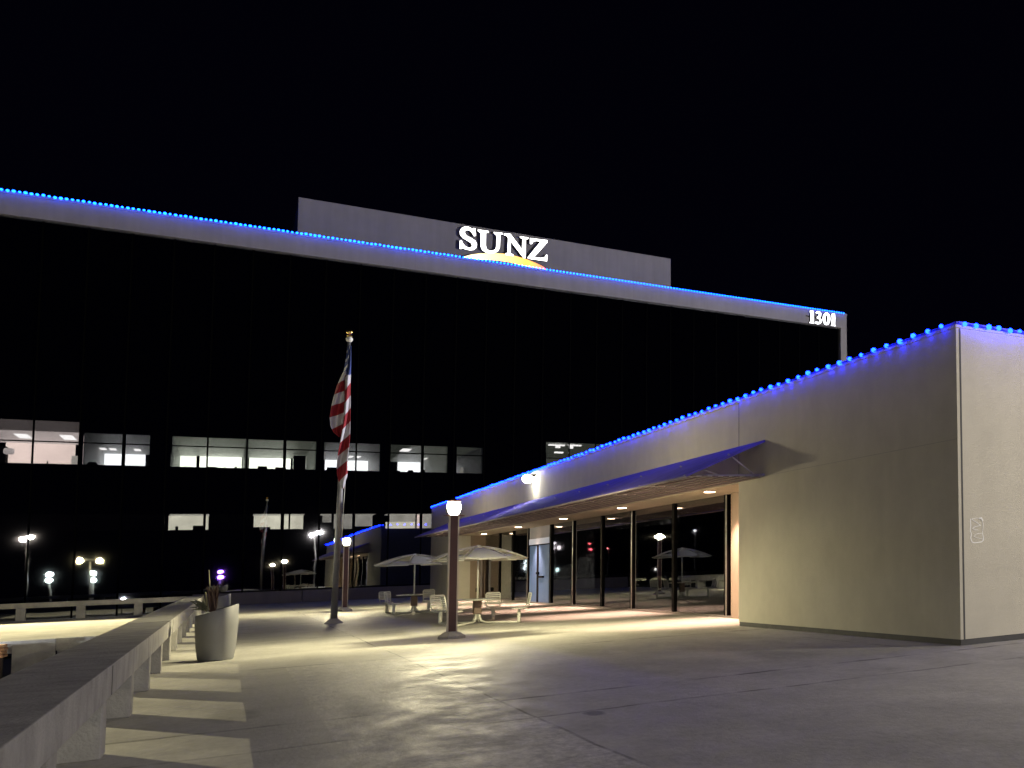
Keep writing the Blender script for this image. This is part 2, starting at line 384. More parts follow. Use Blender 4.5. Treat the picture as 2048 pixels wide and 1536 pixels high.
wobj('plant', BM(((8.1, YF+1, 8), (8.5, YF+1.3, 8.75)), ((8.9, YF+1, 8), (9.2, YF+1.2, 8.80)), ((9.62, YF+1, 8), (9.86, YF+1.2, 8.84)), bevel=.06), M_dark, r)
r = room(11.5, 13.0, 8.6, 10.5, 14, M_rc3, M_rc3, M_rc3, bx=(12.3, 12.98))
wobj('door_panel', BM(((12.75, YF+8, 8.4), (12.95, YF+8.1, 9.65))), M_cream2, r)
wobj('blind', BM(((11.4, YF+.26, 10.5), (16.9, YF+.4, 11.16))), M_black, r)
# third row right: hall with pendant fixtures
r = room(16.9, 23.5, 9.6, 11.15, 8, M_rc, M_rc, M_rc3)
wobj('ceiling_light', BM(((17.35, YF+1.5, 11.02), (18.4, YF+1.8, 11.1)), ((18.65, YF+1.5, 11.06), (19.5, YF+1.8, 11.14)), ((17.75, YF+1.5, 10.35+.1), (18.3, YF+1.8, 10.55)), ((17.8, YF+1.5, 10.85), (18.1, YF+1.7, 11.0)), ((18.75, YF+1.5, 10.85), (18.95, YF+1.7, 11.04))), M_cl, r)
# lower row
r = room(-2.53, -.82, 4.6, 5.69, 3, M_cream, M_cream2)
wobj('window_post', BM(((-1.06, YF+.5, 4.6), (-.99, YF+.6, 5.69))), M_dark, r)
wobj('monitor', BM(((-2.26, YF+.7, 4.5), (-2.13, YF+.8, 4.92)), ((-1.5, YF+.7, 4.5), (-1.0, YF+.8, 4.96)), ((-2.5, YF+.7, 4.5), (-.8, YF+.75, 4.70))), M_dark, r)
r = room(1.2, 3.52, 4.6, 5.69, 3, M_cream, M_cream2)
wobj('window_post', BM(((2.46, YF+.5, 4.6), (2.54, YF+.6, 5.69)), ((2.84, YF+.5, 4.6), (2.92, YF+.6, 5.69))), M_dark, r)
wobj('monitor', BM(((1.2, YF+.7, 4.5), (2.0, YF+.8, 4.84)), ((2.0, YF+.7, 4.5), (3.5, YF+.75, 4.70))), M_dark, r)
r = room(4.46, 6.98, 4.6, 5.69, 3, M_cream2, M_cream2)
wobj('window_post', BM(((4.93, YF+.5, 4.6), (5.05, YF+.6, 5.69)), ((5.98, YF+.5, 4.6), (6.07, YF+.6, 5.69))), M_dark, r)
wobj('monitor', BM(((4.46, YF+.7, 4.5), (4.95, YF+.8, 5.12)), ((6.0, YF+.7, 4.5), (6.98, YF+.8, 4.84))), M_dark, r)
r = room(7.88, 11.6, 4.6, 5.69, 3, M_cream2, M_cream2)
wobj('bright_panel', BM(((7.9, YF+2.5, 4.6), (9.5, YF+2.6, 5.20))), M_cream, r)
wobj('bright_panel', BM(((9.5, YF+2.2, 4.6), (9.9, YF+2.3, 5.8))), M_pink, r)
wobj('window_post', BM(((9.32, YF+.5, 4.6), (9.4, YF+.6, 5.69)), ((9.55, YF+.5, 4.6), (9.66, YF+.6, 5.69))), M_dark, r)
wobj('interior_core', BM(((-30, YF+14.1, 0), (39.6, YF+14.15, ZP0))), M_dark, main)

for a, b in ((-6.26,-6.12),(-3.45,-2.56),(4.06,4.45),(7.30,7.84),(10.99,11.52),(13.02,16.9)):
    wobj('pier', BM(((a, YF+.19, 8.58), (b, YF+.24, 11.15))), M_black, main)
# roof sign -------------------------------------------------------------
def trace(pts, ox, oy, sc, Y): return [((p := atY(ox + x/sc, oy + y/sc, Y)).x, p.z) for x, y in pts]
YS = 91.6
def front_glow(bm, y):
    bm.normal_update()
    for f in bm.faces: f.material_index = 1 if all(abs(v.co.y - y) < 1e-4 for v in f.verts) else 0
    bmesh.ops.triangulate(bm, faces=[f for f in bm.faces if len(f.verts) > 4])
sign = thing('roof_sign', (atY(1007, 500, YS).x, YS, 25), 'glowing white serif letters SUNZ over an orange arc on the rooftop box', 'sign')
LET = {
 'S': [(470,250),(482,385),(447,395),(415,340),(370,292),(312,277),(277,300),(277,340),(310,385),(400,430),(470,478),(502,540),(490,610),(440,650),(370,656),(290,640),(235,620),(205,632),(180,625),(185,475),(215,470),(240,530),(290,585),(350,610),(400,600),(412,565),(390,520),(330,480),(240,430),(190,370),(183,300),(215,245),(280,213),(350,222),(410,256),(440,243)],
 'U': [(520,270),(720,300),(715,330),(670,332),(665,560),(680,630),(730,665),(790,668),(845,640),(862,590),(870,385),(820,345),(815,318),(980,335),(975,362),(937,370),(927,600),(900,665),(840,705),(760,715),(670,700),(600,650),(570,580),(572,340),(520,300)],
 'N': [(1005,345),(1125,352),(1340,640),(1352,450),(1305,420),(1300,398),(1460,420),(1455,445),(1412,455),(1407,802),(1370,802),(1130,490),(1127,710),(1180,740),(1180,765),(1030,740),(1035,715),(1070,705),(1083,430),(1050,385),(1005,375)],
 'Z': [(1490,430),(1815,470),(1812,510),(1562,788),(1700,800),(1770,780),(1790,740),(1815,745),(1805,862),(1450,812),(1450,785),(1690,492),(1600,482),(1550,497),(1522,540),(1490,540)]}
for k, pts in LET.items():
    bm = bmesh.new(); prism(bm, trace(pts, 900, 430, 9.309, YS), 'y', YS, YS+.22)
    front_glow(bm, YS); wobj('letter', bm, [M_mullion, M_sign], sign)
arc = [(185,820),(260,775),(400,735),(560,715),(800,712),(1000,722),(1200,760),(1400,815),(1600,895),(1740,965),(1800,1020),(1790,1045),(1700,1025),(1500,975),(1300,925),(1100,880),(900,850),(700,832),(500,825),(300,835),(195,845)]
def arc_mat():
    m = bpy.data.materials.new('orange_arc_face'); m.use_nodes = True; N = m.node_tree.nodes; L = m.node_tree.links; N.clear()
    tc = N.new('ShaderNodeTexCoord'); sx = N.new('ShaderNodeSeparateXYZ'); L.new(tc.outputs['Generated'], sx.inputs[0])
    cr = N.new('ShaderNodeValToRGB'); L.new(sx.outputs[0], cr.inputs[0])
    e = cr.color_ramp.elements; e[0].color = (1,.80,.45,1); e[1].color = (1,.12,.10,1)
    k = e.new(.35); k.color = (1,.72,.25,1); k = e.new(.75); k.color = (1,.38,.06,1)
    em = N.new('ShaderNodeEmission'); em.inputs[1].default_value = 2.0; L.new(cr.outputs[0], em.inputs[0])
    o = N.new('ShaderNodeOutputMaterial'); L.new(em.outputs[0], o.inputs[0]); return m
bm = bmesh.new(); prism(bm, trace(arc, 900, 430, 9.309, YS+.02), 'y', YS+.02, YS+.2)
front_glow(bm, YS+.02); wobj('arc', bm, [M_mullion, arc_mat()], sign)
wobj('bracket', BM(*[((x-.05, YS+.2, 24.9), (x+.05, 92.0, 25.0)) for x in (15.6, 17.0, 18.4)]), M_mullion, sign)

YN = YF - .62
num = thing('address_sign', (37.5, YN, 23), 'glowing white numerals 1301 at the right end of the roof parapet', 'sign')
DIG = [[(440,228),(520,240),(522,490),(532,517),(423,502),(432,482),(452,472),(457,300),(435,272)],
       [(560,275),(600,245),(650,250),(685,290),(680,350),(655,385),(690,430),(692,490),(650,526),(600,532),(548,512),(550,478),(600,480),(640,485),(648,450),(630,412),(590,402),(590,375),(625,350),(635,310),(610,285),(580,302)],
       None,
       [(920,300),(985,303),(992,400),(987,540),(1002,577),(893,562),(913,532),(920,380),(898,347)]]
for d in DIG:
    bm = bmesh.new()
    if d: prism(bm, trace(d, 1580, 600, 10.971, YN), 'y', YN, YN+.15)
    else:
        n = 18; ci = trace([(800 + 84*math.cos(t), 412 + 138*math.sin(t)) for t in [2*math.pi*i/n for i in range(n)]], 1580, 600, 10.971, YN)
        cn = trace([(803 + 24*math.cos(t), 412 + 88*math.sin(t)) for t in [2*math.pi*i/n for i in range(n)]], 1580, 600, 10.971, YN)
        V = [[bm.verts.new((a, y, b)) for a, b in c] for c in (ci, cn) for y in (YN, YN+.15)]
        for i in range(n):
            j = (i+1) % n
            for A, B in ((0,2),(2,3),(3,1),(1,0)): bm.faces.new((V[A][i], V[A][j], V[B][j], V[B][i]))
    front_glow(bm, YN); wobj('numeral', bm, [M_mullion, M_num], num)
wobj('bracket', BM(((36.4, YN+.15, 23.5), (39.2, YF-.36, 23.56))), M_mullion, num)

# ------------------------------------------------------------------ near single-storey wing
XF, ZR, YA, YB = 8.6, 5.34, 14.7, 75.0
XG = 9.75
A0, A1 = 24.75, 65.0        # recessed glazed front between these
ZS = 3.45
wing = thing('low_building', (XF, YA, 0), 'single-storey cream plaster wing with recessed glass front on the right', 'building')
wobj('wall', BM(((XF, YA, .10), (XF+.5, A0, ZR)), ((XF+.5, YA, .10), (22, YA+.4, ZR))), M_plaster, wing)
wobj('wall', BM(((XF+.02, A0+.003, ZS), (XF+.5, A1-.003, ZR))), M_plaster, wing)
wobj('wall', BM(((XF, A1, 0), (XF+.5, YB, ZR)), ((XF+.5, YB-.4, 0), (22, YB, ZR))), M_plaster, wing)
wobj('base_strip', BM(((XF+.015, YA+.015, 0), (XF+.4, A0, .099)), ((XF+.4, YA+.015, 0), (22, YA+.3, .099))), M_base, wing)
wobj('roof', BM(((XF+.5, YA+.4, 4.9), (22, YB-.4, 5.0))), M_dark, wing)
wobj('coping', BM(((XF-.012, YA-.012, ZR+.003), (XF+.3, YB+.012, ZR+.05)), ((XF+.3, YA-.012, ZR+.003), (22, YA+.3, ZR+.05)), ((XF+.3, YB-.3, ZR+.003), (22, YB+.04, ZR+.05))), M_plaster, wing)
wobj('corner_joint', BM(((XF+.055, YA-.006, .1), (XF+.085, YA-.0015, ZR-.01))), M_base, wing)
wobj('wall_line', BM(((XF-.003, YA+.02, 3.44), (XF-.0012, A0-.04, 3.452))), M_wallline, wing)  # thin, slightly darker level line along the wall
wobj('wall_line', BM(((XF-.004, A0-.03, ZS), (XF-.0015, A0-.005, ZR-.01))), M_base, wing)  # thin dark upright line where the recessed front begins
wobj('soffit', BM(((XF+.003, A0+.003, ZS-.06), (XG+.02, A1-.003, ZS-.003))), M_soffit, wing)
wobj('end_pier', BM(((XF+.5, A0-.2, 0), (XG+.6, A0-.003, ZS))), M_tan, wing)
wobj('end_pier', BM(((XG-.10, A0, 0), (XG+.4, 28.35, ZS-.065))), M_tan, wing)
wobj('end_pier', BM(((XF+.5, A1+.003, 0), (XG+.6, A1+.3, ZS))), M_tan, wing)
wobj('sill', BM(((XG-.08, 28.4, 0), (XG+.08, A1, .06))), M_alu, wing)
wobj('interior_wall', BM(((XG+5, A0, 0), (XG+5.1, A1, ZS))), M_dark, wing)
wobj('interior_floor', BM(((XG+.1, A0, .0), (XG+5, A1, .02))), M_dark, wing)
mull = [(28.9,.30,0),(33.45,.28,0),(37.9,.30,1),(41.7,.28,0),(46.0,.34,1),(49.8,.40,0),(54.3,.30,1),(57.6,.2,0),(61.0,.3,0)]
for y, wd, bright in mull:
    f = wobj('mullion', BM(((XG-.06, y-wd*.38, .06), (XG+.05, y+wd*.38, ZS-.065)), bevel=.008), M_bronze, wing)
    if bright or y < 30: wobj('trim', BM(((XG-.075, y-wd*.38-.02, .06), (XG-.063, y-wd*.38+.07, ZS-.065))), M_alu, f)
ys = [28.4] + [m[0] for m in mull] + [A1]
for i in range(len(ys)-1):
    if abs(ys[i]-49.8) < .1: continue
    wobj('window', BM(((XG-.01, ys[i]+.02, .06), (XG+.01, ys[i+1]-.02, ZS-.065))), M_glass_near, wing)
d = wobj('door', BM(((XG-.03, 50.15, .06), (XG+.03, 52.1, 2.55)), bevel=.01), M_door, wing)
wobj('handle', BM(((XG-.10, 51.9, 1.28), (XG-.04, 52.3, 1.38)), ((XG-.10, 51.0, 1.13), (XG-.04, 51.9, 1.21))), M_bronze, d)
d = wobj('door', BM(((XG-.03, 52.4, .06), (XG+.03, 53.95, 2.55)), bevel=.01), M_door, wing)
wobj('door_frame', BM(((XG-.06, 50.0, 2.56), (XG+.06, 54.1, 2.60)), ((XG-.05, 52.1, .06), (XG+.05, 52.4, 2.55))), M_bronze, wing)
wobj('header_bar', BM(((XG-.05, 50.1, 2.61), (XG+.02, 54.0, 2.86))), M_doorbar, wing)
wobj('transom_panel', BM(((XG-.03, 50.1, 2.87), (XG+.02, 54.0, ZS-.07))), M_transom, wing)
wobj('wall_outlet', BM(((9.35, A1-.03, .42), (9.5, A1-.002, .62)), bevel=.005), M_bronze, wing)
wobj('downpipe', BM(((9.52, A1-.16, .02), (9.60, A1-.05, 2.2))), M_alu, wing)
for x, y in ((9.15,61.5),(8.99,52.27),(8.95,43.89),(8.92,35.95),(8.90,27.71)):
    bm = bmesh.new(); lathe(bm, (x, y, ZS-.085), [(.12,0),(.12,.022)], 20, 1, 1.6)
    dl = wobj('downlight', bm, M_down, wing)
    bm = bmesh.new()
    lathe(bm, (x, y, ZS-.082), [(.125,0),(.155,0),(.155,.02),(.125,.02)], 20, 1, 1.6); wobj('trim_ring', bm, M_alu, dl)
    l = bpy.data.lights.new('downlight_beam', 'SPOT'); l.energy = 1150; l.color = (1,.62,.48); l.spot_size = math.radians(96); l.spot_blend = .6; l.shadow_soft_size = .08
    o = bpy.data.objects.new('downlight_beam', l); COL.objects.link(o); o.location = Vector((x, y, ZS-.10)) - wing.location; o.parent = wing
# painted mark on the right-hand face
def ribbon(bm, pts, wd, y):
    P = [Vector((a, b)) for a, b in pts]
    for i in range(len(P)-1):
        dd = (P[i+1]-P[i]).normalized(); n = Vector((-dd.y, dd.x))*wd/2; a, b = P[i]-dd*wd*.3, P[i+1]+dd*wd*.3
        prism(bm, [(a+n)[:], (b+n)[:], (b-n)[:], (a-n)[:]], 'y', y - .0002*i, y+.0015)
def mk(*p): return trace(p, 1880, 980, 8.536, YA-.004)
bm = bmesh.new()
ribbon(bm, mk((520,495),(525,600),(518,700),(535,740),(525,820),(545,885),(580,900),(640,895),(710,885),(745,850),(735,790),(725,740)), .017, YA-.004)
ribbon(bm, mk((725,740),(735,600),(722,520),(690,488),(620,478),(540,495)), .010, YA-.0075)
ribbon(bm, mk((540,500),(600,540),(690,605),(600,625),(550,655),(585,678),(645,682)), .011, YA-.0105)
ribbon(bm, mk((722,735),(620,750),(572,790),(620,815),(735,842)), .009, YA-.013)
ribbon(bm, mk((668,485),(700,478),(722,520)), .028, YA-.016)
wobj('painted_mark', bm, M_mark, wing)

# awning ------------------------------------------------------------------
AY0, AY1 = 23.1, 66.5
aw = thing('awning', (XF, AY0, ZS), 'long sloping fabric awning on a metal frame along the low building', 'awning')
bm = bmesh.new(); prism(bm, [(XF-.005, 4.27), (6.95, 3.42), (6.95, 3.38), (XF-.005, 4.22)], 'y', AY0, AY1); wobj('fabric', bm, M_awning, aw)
bm = bmesh.new(); tube(bm, [(6.95, AY0, 3.38), (6.95, AY1, 3.38)], .022, 8); tube(bm, [(XF-.04, AY0, 3.47), (XF-.04, AY1, 3.47)], .03, 8); wobj('edge_rail', bm, M_awnframe, aw)
for i in range(14):
    y = AY0 + .15 + i*(AY1-AY0-.3)/13
    bm = bmesh.new(); tube(bm, [(6.95, y, 3.41), (XF-.01, y, 3.47)], .026, 8); wobj('cross_bar', bm, M_awnframe, aw)
    bm = bmesh.new(); tube(bm, [(7.85, y, 3.93), (8.38, y, 3.50)], .018, 6); wobj('strut', bm, M_awnframe, aw)
    bm = bmesh.new(); tube(bm, [(7.3, y, 3.57), (7.65, y, 3.45)], .014, 6); wobj('strut', bm, M_awnframe, aw)
for i in range(7):
    x = 7.12 + i*.225
    wobj('batten', BM(((x-.05, AY0+.05, 3.405), (x+.05, AY1, 3.425))), M_awnunder, aw)

# ------------------------------------------------------------------ string lights
def bulb_mesh(m, r):
    t = bmesh.new(); bmesh.ops.create_icosphere(t, subdivisions=2, radius=r)
    me = bpy.data.meshes.new('bulb'); t.to_mesh(me); t.free(); me.materials.append(m)
    for p in me.polygons: p.use_smooth = True
    return me
BULB = bulb_mesh(M_bulb, .046); BULB_FAR = bulb_mesh(M_bulb_far, .072)
M_wire = mat('string_light_wire', (.03,.03,.08), .6)
def rail(a, b, parent, m): wobj('halo_rail', BM((a, b)), m, parent)  # rail added behind the bulbs to catch their blue as a halo band
M_rail = mat('grey_halo_rail', (.16,.16,.18), .7)
def string(name, pts, label, loc, bulb=None):
    bulb = bulb or BULB
    t = thing(name, loc, label, 'string lights')
    bm = bmesh.new(); tube(bm, [(p[0], p[1], p[2]-.02) for p in (pts[0], pts[-1])], .008, 6); wobj('wire', bm, M_wire, t)
    for p in pts[:100]:
        o = bpy.data.objects.new('bulb', bulb)
        o.scale = [random.choice((.82,.9,1,1,1.08))]*3; COL.objects.link(o); o.parent = t
        o.location = Vector(p) - t.location + Vector((random.uniform(-.008,.008), random.uniform(-.03,.03), random.uniform(-.014,.014)))
    if len(pts) > 100:
        bm = bmesh.new()
        for p in pts[100:]: merge(bm, prim_sphere(p, .070 if bulb is BULB_FAR else .042, 1))
        wobj('bulbs', bm, M_bulb_far if bulb is BULB_FAR else M_bulb, t)['kind'] = 'stuff'
    return t
t1 = string('string_lights', [(-10.9 + .2205*i, YF-.56, ZP1+.14) for i in range(231)], 'long blue string lights along the roof edge of the glass office block', (-10.9, YF-.4, ZP1), BULB_FAR)
t2 = string('string_lights', [(XF-.06, 15.05 + .505*i, ZR+.075) for i in range(119)], 'blue string lights climbing the long roof edge above the awning', (XF, YA, ZR))
t3 = string('string_lights', [(XF+.15 + .2195*i, YA-.06, ZR+.075) for i in range(16)], 'short run of blue string lights at the right of the nearest building corner', (XF, YA, ZR))
string('string_lights', [(XF+.1 + .44*i, YB+.02, ZR+.10) for i in range(14)], 'blue string lights on the far roof edge, mirrored in the glass facade', (XF, YB, ZR))

rail((-12, YF-.30, ZP1+.093), (40.2, YF-.28, ZP1+.19), t1, M_rail)
rail((XF+.05, YA+.06, ZR+.053), (XF+.07, YB, ZR+.125), t2, M_rail)
rail((XF+.08, YA+.05, ZR+.053), (12.1, YA+.07, ZR+.125), t3, M_rail)

# ------------------------------------------------------------------ floodlight on the wing's wall
fl = thing('floodlight', (XF, 47, 5.0), 'bright round floodlight high on the wall under the blue string lights', 'floodlight')
bm = bmesh.new(); merge(bm, prim_sphere((XF-.24, 47, 5.10), .17, 3, (1,1.2,1))); wobj('lens', bm, M_flood, fl)
wobj('bracket', BM(((XF-.22, 46.9, 5.2), (XF+.02, 47.1, 5.28))), M_bronze, fl)
point_light('flood_glow', Vector((XF-1.0, 46.6, 5.05)) - fl.location, 26, (1,.97,.85), .15, fl)

# ------------------------------------------------------------------ lamp posts on the plaza
def lamp_post(x, y, label, power):
    t = thing('lamp_post', (x, y, 0), label, 'lamp post', 'lamp posts on the plaza')
    bm = bmesh.new(); lathe(bm, (0,0,0), [(.26,0),(.25,.06),(.17,.13),(.12,.16)], 8, 1, 1.2, rot=math.pi/8); obj('base', bm, M_conc, t)
    bm = bmesh.new(); box(bm, (-.068,-.068,.155), (.068,.068,2.80)); obj('pole', bm, M_brown, t)
    bm = bmesh.new()
    for s in (-1, 1):
        box(bm, (s*.080-.014, -.06, .155), (s*.080+.014, .06, 2.80))
    obj('edge_strip', bm, M_palepost, t)
    bm = bmesh.new(); lathe(bm, (0,0,2.80), [(.06,0),(.085,.03),(.112,.09),(.128,.17),(.125,.25),(.10,.31)], 16); obj('lantern', bm, M_lampglow, t)
    bm = bmesh.new(); lathe(bm, (0,0,2.775), [(.09,0),(.195,.012),(.195,.024),(.06,.024)], 16); obj('collar', bm, M_brown, t)  # collar added to keep the lantern lights off the pole
    bm = bmesh.new(); lathe(bm, (0,0,3.113), [(.13,0),(.12,.03),(.05,.06),(.015,.09)], 12); obj('cap', bm, M_brown, t)
    bm = bmesh.new()
    for k in range(4):
        a = math.pi/4 + k*math.pi/2
        tube(bm, [(.06*math.cos(a), .06*math.sin(a), 2.80), (.148*math.cos(a), .148*math.sin(a), 2.97), (.14*math.cos(a), .14*math.sin(a), 3.11)], .008, 5)
    obj('cage', bm, M_brown, t)
    for k in range(4):      # the lantern's own light, just outside its glass so the glass does not block it
        a = k*math.pi/2 + math.pi/4
        point_light('lantern_light', (.175*math.cos(a), .175*math.sin(a), 2.97), power*.26, (1,.86,.54), .05, t)
    for k in range(6):      # spots added to throw most of the lantern light sideways and down
        a = k*math.pi/3; T = math.radians(56)
        l = bpy.data.lights.new('lantern_beam', 'SPOT'); l.spot_size = math.radians(72); l.spot_blend = .75; l.shadow_soft_size = .04; l.energy = power*2.2; l.color = (1,.90,.55)
        o = bpy.data.objects.new('lantern_beam', l); COL.objects.link(o); o.parent = t; o.location = (.17*math.cos(a), .17*math.sin(a), 2.95)
        o.rotation_euler = Vector((math.sin(T)*math.cos(a), math.sin(T)*math.sin(a), -math.cos(T))).to_track_quat('-Z', 'Y').to_euler()
    return t
lamp_post(3.66, 28.4, 'nearer brown lamp post with lit lantern beside the umbrella tables', 330)
lamp_post(3.65, 56.8, 'farther brown lamp post with lit lantern just behind the flagpole', 330)

# ------------------------------------------------------------------ street lamps that light the place (most seen as reflections, the rest added out of view)
def yard_lamp(x, y, z, label, heads, color, power, estr=60):
    z += 2.5
    t = thing('parking_lamp', (x, y, -2.5), label, 'street lamp', 'parking lot lamps seen in reflection')
    bm = bmesh.new(); tube(bm, [(0,0,0), (0,0,z-.1)], [.12,.07], 8); obj('pole', bm, M_pole, t)
    if len(heads) > 1:
        bm = bmesh.new(); tube(bm, [(heads[0][0],0,heads[0][1]+.12+z), (heads[-1][0],0,heads[-1][1]+.12+z)], .04, 6); obj('arm', bm, M_pole, t)
    em = emis('lamp_lens', color, estr)
    for dx, dz in heads:
        bm = bmesh.new(); merge(bm, prim_sphere((dx, 0, z+dz), .11, 2)); h = obj('lens', bm, em, t)
        bm = bmesh.new(); box(bm, (dx-.25,-.3,z+dz+.17), (dx+.25,.3,z+dz+.24)); obj('housing', bm, M_mullion, t)
        point_light('lens_light', (dx, .35, z+dz), power/len(heads), color, .25, t)
    return t
YR = -23
yard_lamp(14, 7, 5.5, 'unseen yard lamp added to the right, lighting the end wall of the low building', [(0,0)], (1,.91,.82), 1000)  # added out of view to brighten the end wall
yard_lamp(41, 34, 14, 'unseen tall fill lamp added behind the low building', [(0,0)], (.97,.95,1), 52000)  # added out of view: stands in for city glow on the parapet
yard_lamp(9.4, YR, 7.8, 'twin-head parking lamp behind the viewer, nearest to the wing', [(-.42,-.2),(.45,.16)], (1,.93,.90), 5000)
yard_lamp(-18.2, YR, 7.7, 'twin-head parking lamp mirrored at the far left of the glass', [(-.3,-.15),(.25,.15)], (1,.86,.74), 1800)
yard_lamp(-12.75, YR, 4.7, 'low twin-globe lamp with warm heads mirrored left of the planter', [(-.85,0),(.85,0)], (1,.86,.45), 900)
yard_lamp(-16.25, YR-1, 3.1, 'lamp with two stacked white heads mirrored above the far low wall', [(0,0),(0,-.85)], (.85,1,.93), 500)
yard_lamp(-12.6, YR-1, 3.0, 'lamp with two stacked white heads mirrored below the warm twin-globe lamp', [(0,0),(0,-.85)], (.85,1,.93), 500)
yard_lamp(-.45, YR-1, 2.8, 'violet lamp mirrored in the glass above the planter', [(0,0),(0.05,-.9)], (.32,.10,1), 500)
# wall-pack lamp across the court on the left: throws the long shadows of the low wall across the plaza
lt = thing('court_lamp', (-24, 73, -.05), 'tall lamp beyond the low wall on the left', 'street lamp')
bm = bmesh.new(); tube(bm, [(0,0,0), (0,0,8.6)], [.14,.08], 8); obj('pole', bm, M_pole, lt)
bm = bmesh.new(); box(bm, (-.3,-.3,8.6), (.3,.3,8.7)); obj('housing', bm, M_mullion, lt)
bm = bmesh.new(); merge(bm, prim_sphere((0,0,8.45), .14, 2)); obj('lens', bm, emis('court_lens', (1,.9,.6), 40), lt)
l = bpy.data.lights.new('court_light', 'SPOT'); l.energy = 150000; l.color = (1,.88,.52); l.spot_size = math.radians(64); l.spot_blend = .35; l.shadow_soft_size = .01
o = bpy.data.objects.new('court_light', l); COL.objects.link(o); o.parent = lt; o.location = (.2,-.2,8.45)
o.rotation_euler = (Vector((2, 36, .3)) - Vector((-23.8, 72.8, 8.4))).to_track_quat('-Z', 'Y').to_euler()
# second, softer spot added on the same pole to fill the far plaza
l = bpy.data.lights.new('court_light_soft', 'SPOT'); l.energy = 40000; l.color = (1,.90,.62); l.spot_size = math.radians(44); l.spot_blend = .6; l.shadow_soft_size = .1
o = bpy.data.objects.new('court_light_soft', l); COL.objects.link(o); o.parent = lt; o.location = (-.3,.3,9.0)
o.rotation_euler = (Vector((5, 52, 0)) - Vector((-24.3, 73.3, 9))).to_track_quat('-Z', 'Y').to_euler()
wobj('beam_block', BM(((-23.02, 73-6.0, 8.128), (-23.0, 73+1, 8.9)), ((-23.8, 73-1.5, 8.86), (-23.03, 73-.2, 8.9))), M_mullion, lt)  # unseen plate added to keep the beam off the court above the rail wall

ct = thing('court_fill_lamp', (-6.5, 42.6, -1.2), 'small unseen lamp added on a short post in the lower court at the left', 'lamp')  # added out of view to brighten the retaining wall
bm = bmesh.new(); tube(bm, [(0,0,0), (0,0,1.2)], .04, 8); obj('post', bm, M_pole, ct)
bm = bmesh.new(); merge(bm, prim_sphere((0,0,1.28), .07, 2)); obj('lens', bm, emis('court_lens_white', (.9,.93,1), 15), ct)
point_light('lens_light', (.1,-.12,1.32), 260, (.92,.94,1), .05, ct)
def far_lamp(y, heads, color, label, r=.6, x=-40.5):
    t = thing('distant_lamp', (x, y, -2.5), label, 'street lamp', 'distant lamps mirrored in the glass front')
    bm = bmesh.new(); tube(bm, [(0,0,0), (0,0,max(h[1] for h in heads)+2.2)], .12, 6); obj('pole', bm, M_pole, t)
    em = emis('distant_lens', color, 45 if color[1] > .5 else 16)
    for dy, z in heads:
        bm = bmesh.new(); merge(bm, prim_sphere((0, dy, z+2.5), r, 2)); obj('lens', bm, em, t)
far_lamp(-157, [(-3.0,3.5),(3.0,3.46),(-3.2,2.15),(2.8,2.2)], (.9,.97,1), 'cluster of four white lamps mirrored beside the pale blue door', .55)
far_lamp(-127, [(0,7.9),(-.6,6.9),(5,6.8)], (1,.85,.85), 'group of three pinkish lamps mirrored right of the pale blue door', .38)
far_lamp(-124, [(0,1.2)], (.75,1,.95), 'single greenish lamp low in the glass right of the door', .4)
far_lamp(-91, [(0,7.0),(0,5.5)], (1,.12,.15), 'pair of red lamps one above the other, mirrored in the third glass bay', .22)
far_lamp(-75, [(0,5.6)], (1,.25,.22), 'single small red lamp mirrored in the middle of the glass front', .16)
far_lamp(-41, [(0,.8)], (1,.95,.88), 'low white lamp mirrored near the right end of the glass front', .30)
far_lamp(-17, [(0,7.5)], (1,.95,.92), 'high white lamp mirrored in the last glass bay', .24)

# ------------------------------------------------------------------ low walls
gw = thing('low_wall', (-.96, 5, 0), 'long concrete rail wall on short posts in the left foreground', 'wall')
wobj('cap', BM(((-1.24, 4, .50), (-.69, 68.6, .78)), bevel=.008), M_conc, gw)
y = 12.92 - 3.72*2
while y < 66:
    wobj('post', BM(((-1.20, y, 0), (-.71, y+.40, .499)), bevel=.012), M_conc, gw); y += 3.72
wobj('joint', BM(((-.6888, 13.35, .51), (-.6870, 13.40, .77)), ((-.6888, 28.0, .51), (-.6870, 28.06, .77))), M_base, gw)
fw = thing('low_wall', (-5, 68, 0), 'far concrete rail wall with open gaps at the left under the glass facade', 'wall')
wobj('cap', BM(((-16, 68, .555), (-1.245, 68.5, .785)), bevel=.01), M_conc, fw)
for x in (-13.3, -11.55, -9.8, -8.03, -6.28, -4.55, -2.80): wobj('post', BM(((x-.13, 68.03, 0), (x+.13, 68.45, .553)), bevel=.01), M_conc, fw)
sw = thing('low_wall', (5, 82, 0), 'solid pale low wall along the foot of the glass facade behind the tables', 'wall')
wobj('panel', BM(((-1.3, 82, 0), (3.3, 82.4, .73)), ((3.33, 82, 0), (9.6, 82.4, .73)), ((9.63, 82, 0), (14, 82.4, .73)), bevel=.01), M_plaster_far, sw)

